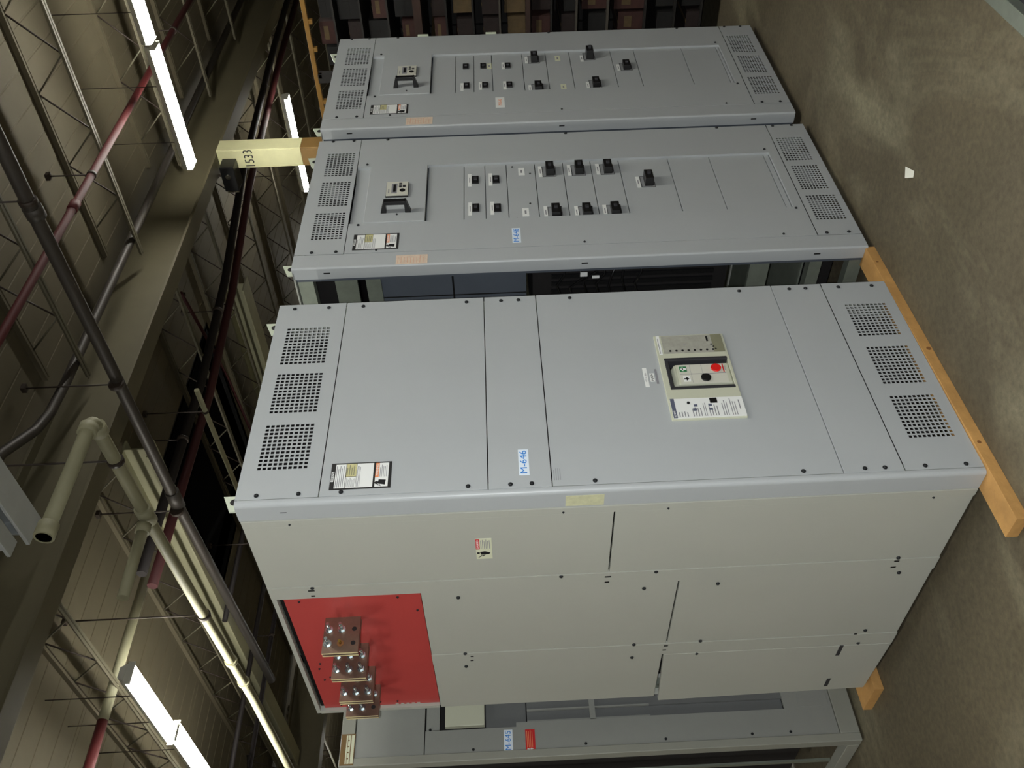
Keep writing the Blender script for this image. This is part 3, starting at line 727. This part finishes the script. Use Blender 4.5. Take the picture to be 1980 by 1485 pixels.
def dist_cabinet(label, loc, rz, W, fx, rx0, rx1, rows, breakers, tags, plates_note, D=1.39):
    c = thing('distribution_cabinet', label, 'cabinet', loc, rz)
    rx0 += 0; 
    b = MB()
    b.box(.0, .05, D - .05, D, 0, H - .004, 'galvanised'); b.box(W - .05, W - .006, .03, .08, 0, H - .004, 'galvanised'); b.box(W - .05, W - .006, D - .05, D, 0, H - .004, 'galvanised')
    b.box(.012, .05, .03, .075, 0, H - .004, 'inner_paint')
    # depth rails on the open side
    for (z0, z1) in ((2.215, 2.275), (.165, .215), (.0, .055)):
        b.box(.012, .055, .075, D - .05, z0, z1, 'galvanised')
    for (z0, z1) in ((2.05, 2.14), (1.955, 2.015), (.36, .44)):
        b.box(.06, .075, .05, D - .05, z0, z1, 'galvanised')
    b.box(.05, W - .05, D - .05, D - .01, H - .05, H - .006, 'galvanised'); b.box(.05, W - .05, D - .05, D - .01, 0, .05, 'galvanised')
    b.build('frame', c)
    b = MB(); b.box(.0, W, .02, D, H - .006, H, 'side_paint'); b.build('roof_panel', c)
    b = MB(); b.box(.0, W, D - .006, D, .0, H - .006, 'side_paint'); b.build('rear_panel', c)
    b = MB(); b.box(W - .006, W, .02, D - .006, .0, H - .006, 'side_paint'); b.build('side_panel', c)
    b = MB(); b.box(.10, W - .04, .06, .70, 1.36, 1.99, 'inner_paint')
    b.box(.0985, .10, .06, .70, 1.66, 1.668, 'black_plastic'); b.box(.0985, .10, .24, .246, 1.36, 1.99, 'black_plastic'); b.build('instrument_box', c, label='blue-grey inner box', bevel=.003)
    b = MB(); b.box(.16, W - .06, .10, .60, .50, 1.33, 'dark_inside')
    for k in range(5): b.box(.15, .16, .16 + k * .04, .18 + k * .04, .56, 1.25, 'black_plastic')
    b.build('breaker_assembly', c)
    for (z0, z1) in ((2.145, H - .02), (.06, .16)):  # added dark boxes, painting the shade behind the vent holes
        b = MB(); b.box(.14, W - .03, .06, .9, z0, z1, 'dark_inside'); b.build('vent_shade_box', c)
    b = MB()
    for k in range(7):
        z = 1.20 - k * .055; y = .12 + .02 * math.sin(k * 2.1)
        b.tube([(.13, y, z), (.11, y + .05, z - .03 * math.sin(k)), (.12, y + .11, z + .03), (.14, y + .22, z)], .005, 'black_plastic', n=6)
    b.build('wiring', c, label='loose black control wires')
    b = MB()
    for (y, z, r_) in ((.10, 1.20, .5), (.13, 1.15, 0), (.15, 1.12, 1.), (.17, 1.07, .3), (.12, .99, 0), (.11, 2.10, 0)):
        b.box(.095, .100, y, y + .008 + .012 * r_, z - .015, z + .015, 'label_white')
    b.build('wire_tag', c)
    b = MB(); b.box(.07, W - .05, .06, 1.2, .215, .222, 'galvanised'); b.build('floor_plate', c)
    # corner post
    b = MB(); R = .008
    prof = [(fx - .003, 0)] + [(R - R * math.sin(a), R - R * math.cos(a)) for a in [i * math.pi / 8 for i in range(5)]] + [(0, .055), (.010, .055), (.010, .012), (fx - .003, .008)]
    n = len(prof)
    b.add([(x, y, .0) for x, y in prof] + [(x, y, H) for x, y in prof], [tuple(range(n))[::-1], tuple(range(n, 2 * n))] + [(i, (i + 1) % n, n + (i + 1) % n, n + i) for i in range(n)], 'front_paint')
    for z in (2.15, 1.13, .20): b.box(-.0005, .0, .024, .030, z - .013, z + .013, 'black_plastic')
    b.build('corner_post', c)
    tbk = [(.190, .377, 2.108, 2.232), (.430, .615, 2.108, 2.232), (.666, .856, 2.108, 2.232)]
    bbk = [(.195, .372, .028, .152), (.422, .608, .036, .152), (.655, .852, .040, .160)]
    v1 = cover(c, fx, W, 2.090, H, vent_holes(tbk, 12, 8, .66, .66), 'vent_cover')
    v2 = cover(c, fx, W, 0, .176, vent_holes(bbk, 12, 9, .66, .66), 'vent_cover')
    b = MB(FRONT); b.perf(fx, W, .180, 2.086, -.016, 0, [(rx0, rx1, .222, 2.087)], 'front_paint'); main = b.build('front_cover', c)
    b = MB(FRONT)
    b.box(rx0, rx1, 2.030, 2.086, -.030, -.014, 'front_paint'); b.build('filler_strip', c)
    b = MB(FRONT); b.box(rx0 + .001, rx1 - .001, 1.772, 2.027, -.028, 0.0035, 'front_paint'); door = b.build('relay_door', c, bevel=.0015)
    zs = [1.768] + rows + [.224]
    pl = []
    for a, d in zip(zs[:-1], zs[1:]):
        b = MB(FRONT); b.box(rx0 + .001, rx1 - .001, d + .0015, a - .0015, -.026, -.010, 'front_paint'); pl.append((a, d, b.build('filler_plate', c, bevel=.001)))
    def which(v):
        for a, d, o in pl:
            if d <= v <= a: return o
        return pl[0][2]
    for (u, v, big) in breakers: mccb(which(v), u, v, big)
    for (u0, u1, v0, v1_, m_) in tags: small_tag(which((v0 + v1_) / 2), u0, u1, v0, v1_, -.010, m=m_, grow=.016 if loc[0] < 2 else .008)
    for z in (2.221, 2.124): screw(v1, FRONT, W - .008, z, 0); screw(v1, FRONT, fx + .014, z - .003, 0)
    for z in (.148, .058): screw(v2, FRONT, W - .010, z, 0); screw(v2, FRONT, fx + .014, z - .010, 0)
    for z in (1.966, 1.130, .414): screw(main, FRONT, W - .008, z, 0); 
    for z in (1.960, 1.122, .314): screw(main, FRONT, fx + .016, z, 0, .005)
    for (u, v) in ((rx0 - .012, 2.047), (rx1 + .022, 2.045), (rx1 + .028, .236), (rx0 - .010, .216)): screw(main, FRONT, u, v, 0, .006)
    return c, main, door, which

R2 = [1.608, 1.515, 1.419, 1.291, 1.164, 1.039, .911, .687, .498, .248]
br2 = [(.603, 1.559, 0), (.601, 1.468, 0), (.386, 1.559, 0), (.380, 1.467, 0),
       (.652, 1.227, 1.3), (.652, 1.096, 1.3), (.652, .968, 1.3), (.332, 1.222, 1), (.326, 1.092, 1), (.328, .972, 1), (.540, .801, 1.6)]
tg2 = [(.572, .638, 1.577, 1.590, 'label_white'), (.572, .638, 1.485, 1.498, 'label_white'), (.350, .414, 1.576, 1.589, 'label_white'), (.350, .414, 1.482, 1.495, 'label_white'),
       (.630, .690, 1.338, 1.366, 'label_white'), (.312, .372, 1.334, 1.362, 'label_white'),
       (.628, .682, 1.262, 1.274, 'label_white'), (.630, .684, 1.132, 1.144, 'label_white'), (.630, .684, 1.004, 1.016, 'label_white'),
       (.306, .364, 1.257, 1.269, 'label_white'), (.300, .356, 1.127, 1.139, 'label_white'), (.302, .358, 1.007, 1.019, 'label_white'), (.512, .566, .838, .850, 'label_white')]
c2_, m2, d2, wh2 = dist_cabinet('grey distribution cabinet labelled M-646 with breaker rows, standing between the other two', (1.1557, -.0044, -.0112), -.0087, .9714, .088, .292, .728, R2, br2, tg2, None)
nameplate(m2, .107, .213, 1.872, 2.057)
number_label(m2, FRONT, .116, .216, 1.377, 1.412, 0, 'M-646')
meter(d2, .472, .575, 1.850, 1.943); handle(d2, .368, 1.830, 1.960); screw(d2, FRONT, .342, 1.89, .0035, .004)
b = MB(FRONT); b.box(.004, .062, 1.752, 1.877, 0, .001, 'peach_sticker'); lines(b, .010, .056, 1.758, 1.870, 9, .001, 'sticker_print', th=.18, ragged=.5); b.build('peach_sticker', c2_, label='faded peach shipping sticker')
for (u, v) in ((.700, 1.392), (.640, 1.315), (.405, 1.326), (.300, 1.386)): screw(wh2(1.35), FRONT, u, v, -.010, .004)
lifting(c2_, .004, .066, H); lifting(c2_, .800, .880, H)

R3 = [1.644, 1.549, 1.453, 1.291, 1.165, 1.037, .815, .688, .428, .240]
br3 = [(.613, 1.592, 0), (.612, 1.500, 0), (.608, 1.371, 0), (.668, 1.228, 1.3), (.684, .931, 1.8), (.401, 1.588, 0), (.399, 1.493, 0), (.396, 1.369, 0), (.350, 1.224, 1), (.372, .928, 1), (.549, .750, 1)]
tg3 = [(.580, .642, 1.455, 1.480, 'label_cream'), (.580, .640, 1.388, 1.400, 'label_white'), (.640, .694, 1.262, 1.275, 'label_white'), (.645, .700, 1.088, 1.116, 'label_cream'), (.636, .690, .966, .980, 'label_white'),
       (.360, .424, 1.604, 1.617, 'label_white'), (.364, .428, 1.510, 1.523, 'label_white'), (.358, .428, 1.386, 1.398, 'label_white'), (.322, .378, 1.258, 1.271, 'label_white'), (.325, .383, 1.080, 1.108, 'label_cream'), (.334, .388, .962, .976, 'label_white'), (.520, .572, .785, .797, 'label_white')]
c3_, m3, d3, wh3 = dist_cabinet('grey distribution cabinet at the far end of the row, beside the storage rack', (2.2278, -.0202, -.0028), -.0151, .9761, .095, .315, .748, R3, br3, tg3, None)
nameplate(m3, .124, .216, 1.874, 2.059)
meter(d3, .495, .595, 1.847, 1.943); handle(d3, .392, 1.830, 1.960); screw(d3, FRONT, .345, 1.89, .0035, .004)
b = MB(FRONT); b.box(.148, .250, 1.399, 1.444, 0, .001, 'label_white'); b.text('M-646', .20, 1.421, .0012, .026, 'label_orange', width=.06); b.build('number_label', m3, label='white sticker with faded print')
b = MB(FRONT); b.box(.014, .080, 1.751, 1.880, 0, .001, 'peach_sticker'); lines(b, .020, .074, 1.758, 1.872, 9, .001, 'sticker_print', th=.18, ragged=.5); b.build('peach_sticker', c3_, label='faded peach shipping sticker')
lifting(c3_, .004, .070, H); lifting(c3_, .780, .870, H)
b = MB(); b.box(.976, 1.015, .02, .06, 1.40, 1.87, 'bracket_cream'); b.box(1.015, 1.030, .01, .06, 1.42, 1.48, 'bracket_cream'); b.box(1.015, 1.030, .01, .06, 1.80, 1.86, 'bracket_cream'); b.build('side_bracket', c3_, bevel=.002)

# ---------- M-645 cabinet behind, seen past the main cabinet
Y5 = 1.70; x5 = -.10; z5 = -.030; H5 = 2.27
e5 = thing('switchgear_cabinet', 'grey switchgear section labelled M-645 standing behind the busbar cabinet', 'cabinet', (x5, Y5, z5))
W5, D5 = .96, 1.1
b = MB()
b.box(0, .036, 0, .05, 0, H5, 'm645_frame'); b.box(W5 - .05, W5, 0, .05, 0, H5, 'm645_frame')
b.box(.036, W5 - .05, 0, .03, 2.210, H5, 'm645_frame'); b.box(.036, W5 - .05, 0, .05, 0, .085, 'm645_frame')
b.box(0, .05, D5 - .05, D5, 0, H5, 'm645_frame'); b.box(0, .05, .05, D5 - .05, 0, .055, 'm645_frame'); b.box(0, .05, .05, D5 - .05, H5 - .05, H5, 'm645_frame')
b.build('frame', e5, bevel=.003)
b = MB(); b.box(.0, W5, .05, D5, H5, H5 + .006, 'm645_frame'); b.build('roof_panel', e5)
b = MB(); b.box(.0, W5, D5, D5 + .006, 0, H5, 'm645_frame'); b.build('rear_panel', e5)
b = MB(); b.box(W5 - .006, W5, .05, D5, 0, H5, 'm645_frame'); b.build('side_panel', e5)
b = MB(); b.box(.08, W5 - .06, .12, .8, .2, 2.1, 'dark_inside'); b.box(.04, .05, .3, .32, .06, 2.2, 'galvanised'); b.build('inner_dark_fill', e5)
b = MB(FRONT); b.box(.038, .86, 1.905, 2.206, -.02, -.006, 'm645_paint'); b.build('upper_cover', e5, bevel=.001)
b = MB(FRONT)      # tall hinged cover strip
b.perf(.038, .86, .088, 1.900, -.02, -.006, [(.140, .861, 1.50, 1.901), (.160, .861, .30, 1.51)], 'm645_paint')
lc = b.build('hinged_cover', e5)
b = MB(FRONT); b.box(.145, .86, 1.84, 1.898, -.035, -.012, 'm645_paint'); b.build('filler_plate', e5)
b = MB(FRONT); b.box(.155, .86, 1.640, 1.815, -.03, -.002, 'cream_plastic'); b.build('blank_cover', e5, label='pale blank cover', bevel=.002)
b = MB(FRONT); b.box(.135, .86, 1.455, 1.635, -.05, -.040, 'm645_dark'); b.build('filler_plate', e5)
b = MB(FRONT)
b.box(.165, .215, .30, 1.45, -.045, -.030, 'm645_dark'); b.box(.215, .30, .30, 1.45, -.035, -.018, 'm645_dark'); b.box(.163, .168, .9, 1.45, -.03, -.012, 'm645_paint'); b.box(.212, .218, .9, 1.45, -.02, -.008, 'm645_paint')
b.box(.30, .86, .30, 1.45, -.05, -.04, 'm645_dark')
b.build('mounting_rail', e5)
b = MB(FRONT); b.box(.158, .30, 1.145, 1.170, -.03, -.006, 'm645_paint'); b.box(.16, .30, .25, .262, -.03, -.01, 'charcoal_plastic'); b.build('rail_bracket', e5)
b = MB(FRONT); b.box(.165, .86, .100, .235, -.02, -.004, 'm645_paint'); b.build('filler_plate', e5, bevel=.001)
for (u, v) in ((.145, 1.88), (.048, 1.69), (.050, 1.20), (.052, .85), (.054, .47), (.055, .30)): screw(lc, FRONT, u, v, -.006, .006)
number_label(lc, FRONT, .030 + .003, .128, 1.518, 1.556, -.006, 'M-645')
b = MB(FRONT); b.box(.028, .125, 1.420, 1.462, -.006, -.004, 'label_red'); lines(b, .045, .12, 1.426, 1.456, 4, -.004, 'label_orange', th=.3, ragged=.1)
b.prism([(.031, 1.456), (.038, 1.442), (.034, 1.441), (.040, 1.426), (.043, 1.440), (.038, 1.443), (.042, 1.455)], -.004, -.0036, 'label_white')
b.build('warning_label', lc, label='red warning label with a white flash')
b = MB(FRONT); b.box(.006, .142, 2.206, 2.266, .0, .0012, 'column_brown')
for (v, hh) in ((2.238, .006), (2.226, .004)): lines(b, .012, .136, v, v + hh, 1, .0012, 'label_cream', th=1, ragged=0)
for k in range(5): b.box(.012 + k * .026, .032 + k * .026, 2.230, 2.236, .0014, .0020, 'label_cream')
b.box(.012, .136, 2.209, 2.222, .0012, .0018, 'label_cream')
b.build('rating_plate', e5, label='brown and cream rating strip')

# ------------------------------------------------------------------ boards under the cabinets
def board(label, p0, p1, w, h, z=FZ, bev=.003):
    p0 = Vector((*p0, 0)); p1 = Vector((*p1, 0)); d = p1 - p0; L = d.length
    b = MB(); n = 12
    b.box(0, L, 0, w, 0, h, 'timber')
    for (u, q, r) in ((.30, .55, .007), (.74, .35, .009), (L - .1, .6, .006)):
        b.cyl((u, -.0006, h * q), (u, .002, h * q), r, 'knot', n=10)
    o = b.build('timber_board', bevel=bev); o.location = (p0.x, p0.y, z); o.rotation_euler = (0, 0, math.atan2(d.y, d.x))
    return tag(o, label, 'board', 'flat boards under the cabinets')
board('long yellow pine board under the front edge of the busbar cabinet', (-.185, -.012), (1.165, .004), .089, .038)
board('yellow pine board end poking out behind the busbar cabinet', (-.045, 1.335), (.98, 1.335), .19, .038)
board('hidden pine board under the middle cabinet of the row'.replace('hidden ', 'dark '), (1.22, .60), (2.05, .60), .089, .026)
board('pine board under the rear of the middle cabinet', (1.22, 1.15), (2.05, 1.15), .089, .026)
board('pine board under the front of the far end cabinet', (2.28, .60), (3.15, .60), .089, .034)
board('pine board under the rear of the far end cabinet', (2.28, 1.15), (3.15, 1.15), .089, .034)

# paper scrap and the frame on the floor
b = MB(); b.add([(0, 0, 0.001), (.05, .01, .012), (.055, .035, .004), (.02, .04, .016), (-.01, .02, .002)], [(0, 1, 3), (1, 2, 3), (0, 3, 4)], 'paper')
b.box(.01, .03, .012, .024, 0, .004, 'paper')
o = b.build('paper_scrap'); o.location = (1.06, -.40, FZ); tag(o, 'small crumpled white paper scrap alone on the concrete floor', 'paper')
fr = thing('steel_base_frame', 'low grey steel base frame lying on the floor across the aisle', 'frame', (.30, -1.055, FZ))
for nm, bx in (('front_rail', (0, 1.3, -.045, 0)), ('rear_rail', (0, 1.3, -.9, -.855)), ('end_rail', (0, .045, -.855, -.045)), ('end_rail', (1.255, 1.3, -.855, -.045))):
    b = MB(); b.box(*bx, 0, .045, 'galvanised'); b.build(nm, fr, bevel=.003)
b = MB(); b.box(.045, 1.255, -.855, -.045, .002, .010, 'charcoal_plastic'); b.build('base_plate', fr)
b = MB()
for k in range(6): b.box(.20 + k * .18, .26 + k * .18, -.30, -.16, .010, .035, 'inner_paint')
b.build('mounting_foot', fr)

# ------------------------------------------------------------------ storage rack with stock
RXF = 3.97
rk = thing('storage_rack', 'tall dark storage rack with a yellow rail, full of cartons', 'rack', (RXF, -1.2, FZ))
RL = 3.0; RH = 2.66 - FZ
for y in (0, 1.72, RL - .06):
    for x in (.0, .70):
        b = MB(); b.box(x, x + .05, y, y + .06, 0, RH - .06, 'rack_steel'); b.build('post', rk)
shelf_z = [.10, .27, .46, .70, .90, 1.06, 1.22, 1.39, 1.56, 1.73, 1.93, 2.10, 2.27, 2.44]
pale = {.70: 'rack_pale', .90: 'rack_pale', 1.39: 'rack_pale', 1.93: 'rack_brown', 1.22: 'rack_brown'}
for z in shelf_z:
    b = MB(); hh = .05 if z in (1.93,) else (.03 if z == 1.22 else .012)
    b.box(.0 if hh > .02 else .012, .74, .06, RL - .06, z - FZ - hh, z - FZ, pale.get(z, 'rack_steel')); b.build('shelf', rk)
b = MB(); b.box(.0, .03, 0, RL, 2.595 - FZ, 2.625 - FZ, 'rail_yellow')
for k in range(16): b.box(.0, .03, .1 + k * .18, .13 + k * .18, 2.57 - FZ, 2.595 - FZ, 'rail_yellow')
b.build('top_rail', rk, label='yellow top rail', bevel=.003)
b = MB(); b.box(.74, .76, 0, RL, 0, RH - .1, 'rack_steel'); b.build('rear_panel', rk)
kinds = ['dark brown', 'rust-brown', 'tan', 'black']
kmat = ['carton_dark', 'carton_rust', 'carton_tan', 'carton_black']
meshes = {}
for si, z in enumerate(shelf_z):
    gap = (shelf_z[si + 1] if si + 1 < len(shelf_z) else 2.58) - z
    hmax = gap - (.07 if si + 1 < len(shelf_z) and shelf_z[si + 1] == 1.93 else .03)
    ys = [-.42 + .155 * q for q in range(6)] + [.59 + .155 * q for q in range(3)]
    for n, y in enumerate(ys):
        wy = .155 - .010 - .03 * random.random()
        k = random.choices([0, 1, 2, 3], [5, 4, 1, 4])[0]
        hgt = hmax * (.55 + .4 * random.random())
        dx = .04 * random.random()
        b = MB()
        b.box(0, .45, 0, wy, 0, hgt, kmat[k])
        b.box(-.001, .452, wy * .42, wy * .58, hgt * .98, hgt + .0008, 'carton_tan' if k < 2 else 'carton_dark')
        b.box(-.0012, 0, wy * .2, wy * .8, hgt * .45, hgt * .75, 'carton_tan' if k in (1,) else kmat[k])
        o = b.build('carton'); o.location = (RXF + .03 + dx, y, z + .001)
        tag(o, f'{kinds[k]} carton on the {ORD[len(shelf_z) - 1 - si]} shelf below the yellow rail, {ORD[n]} along from the aisle', 'carton', f'cartons on the {ORD[len(shelf_z) - 1 - si]} rack shelf')

# ------------------------------------------------------------------ world + view
w = bpy.data.worlds.new('world'); scene.world = w; w.use_nodes = True
w.node_tree.nodes['Background'].inputs['Color'].default_value = (0.010, 0.010, 0.012, 1)
w.node_tree.nodes['Background'].inputs['Strength'].default_value = 0.3
scene.view_settings.view_transform = 'Standard'; scene.view_settings.look = 'None'
scene.view_settings.gamma = 1.0; scene.view_settings.use_curve_mapping = False
scene.view_settings.exposure = 0.30
scene.cycles.use_denoising = True
scene.cycles.max_bounces = 8
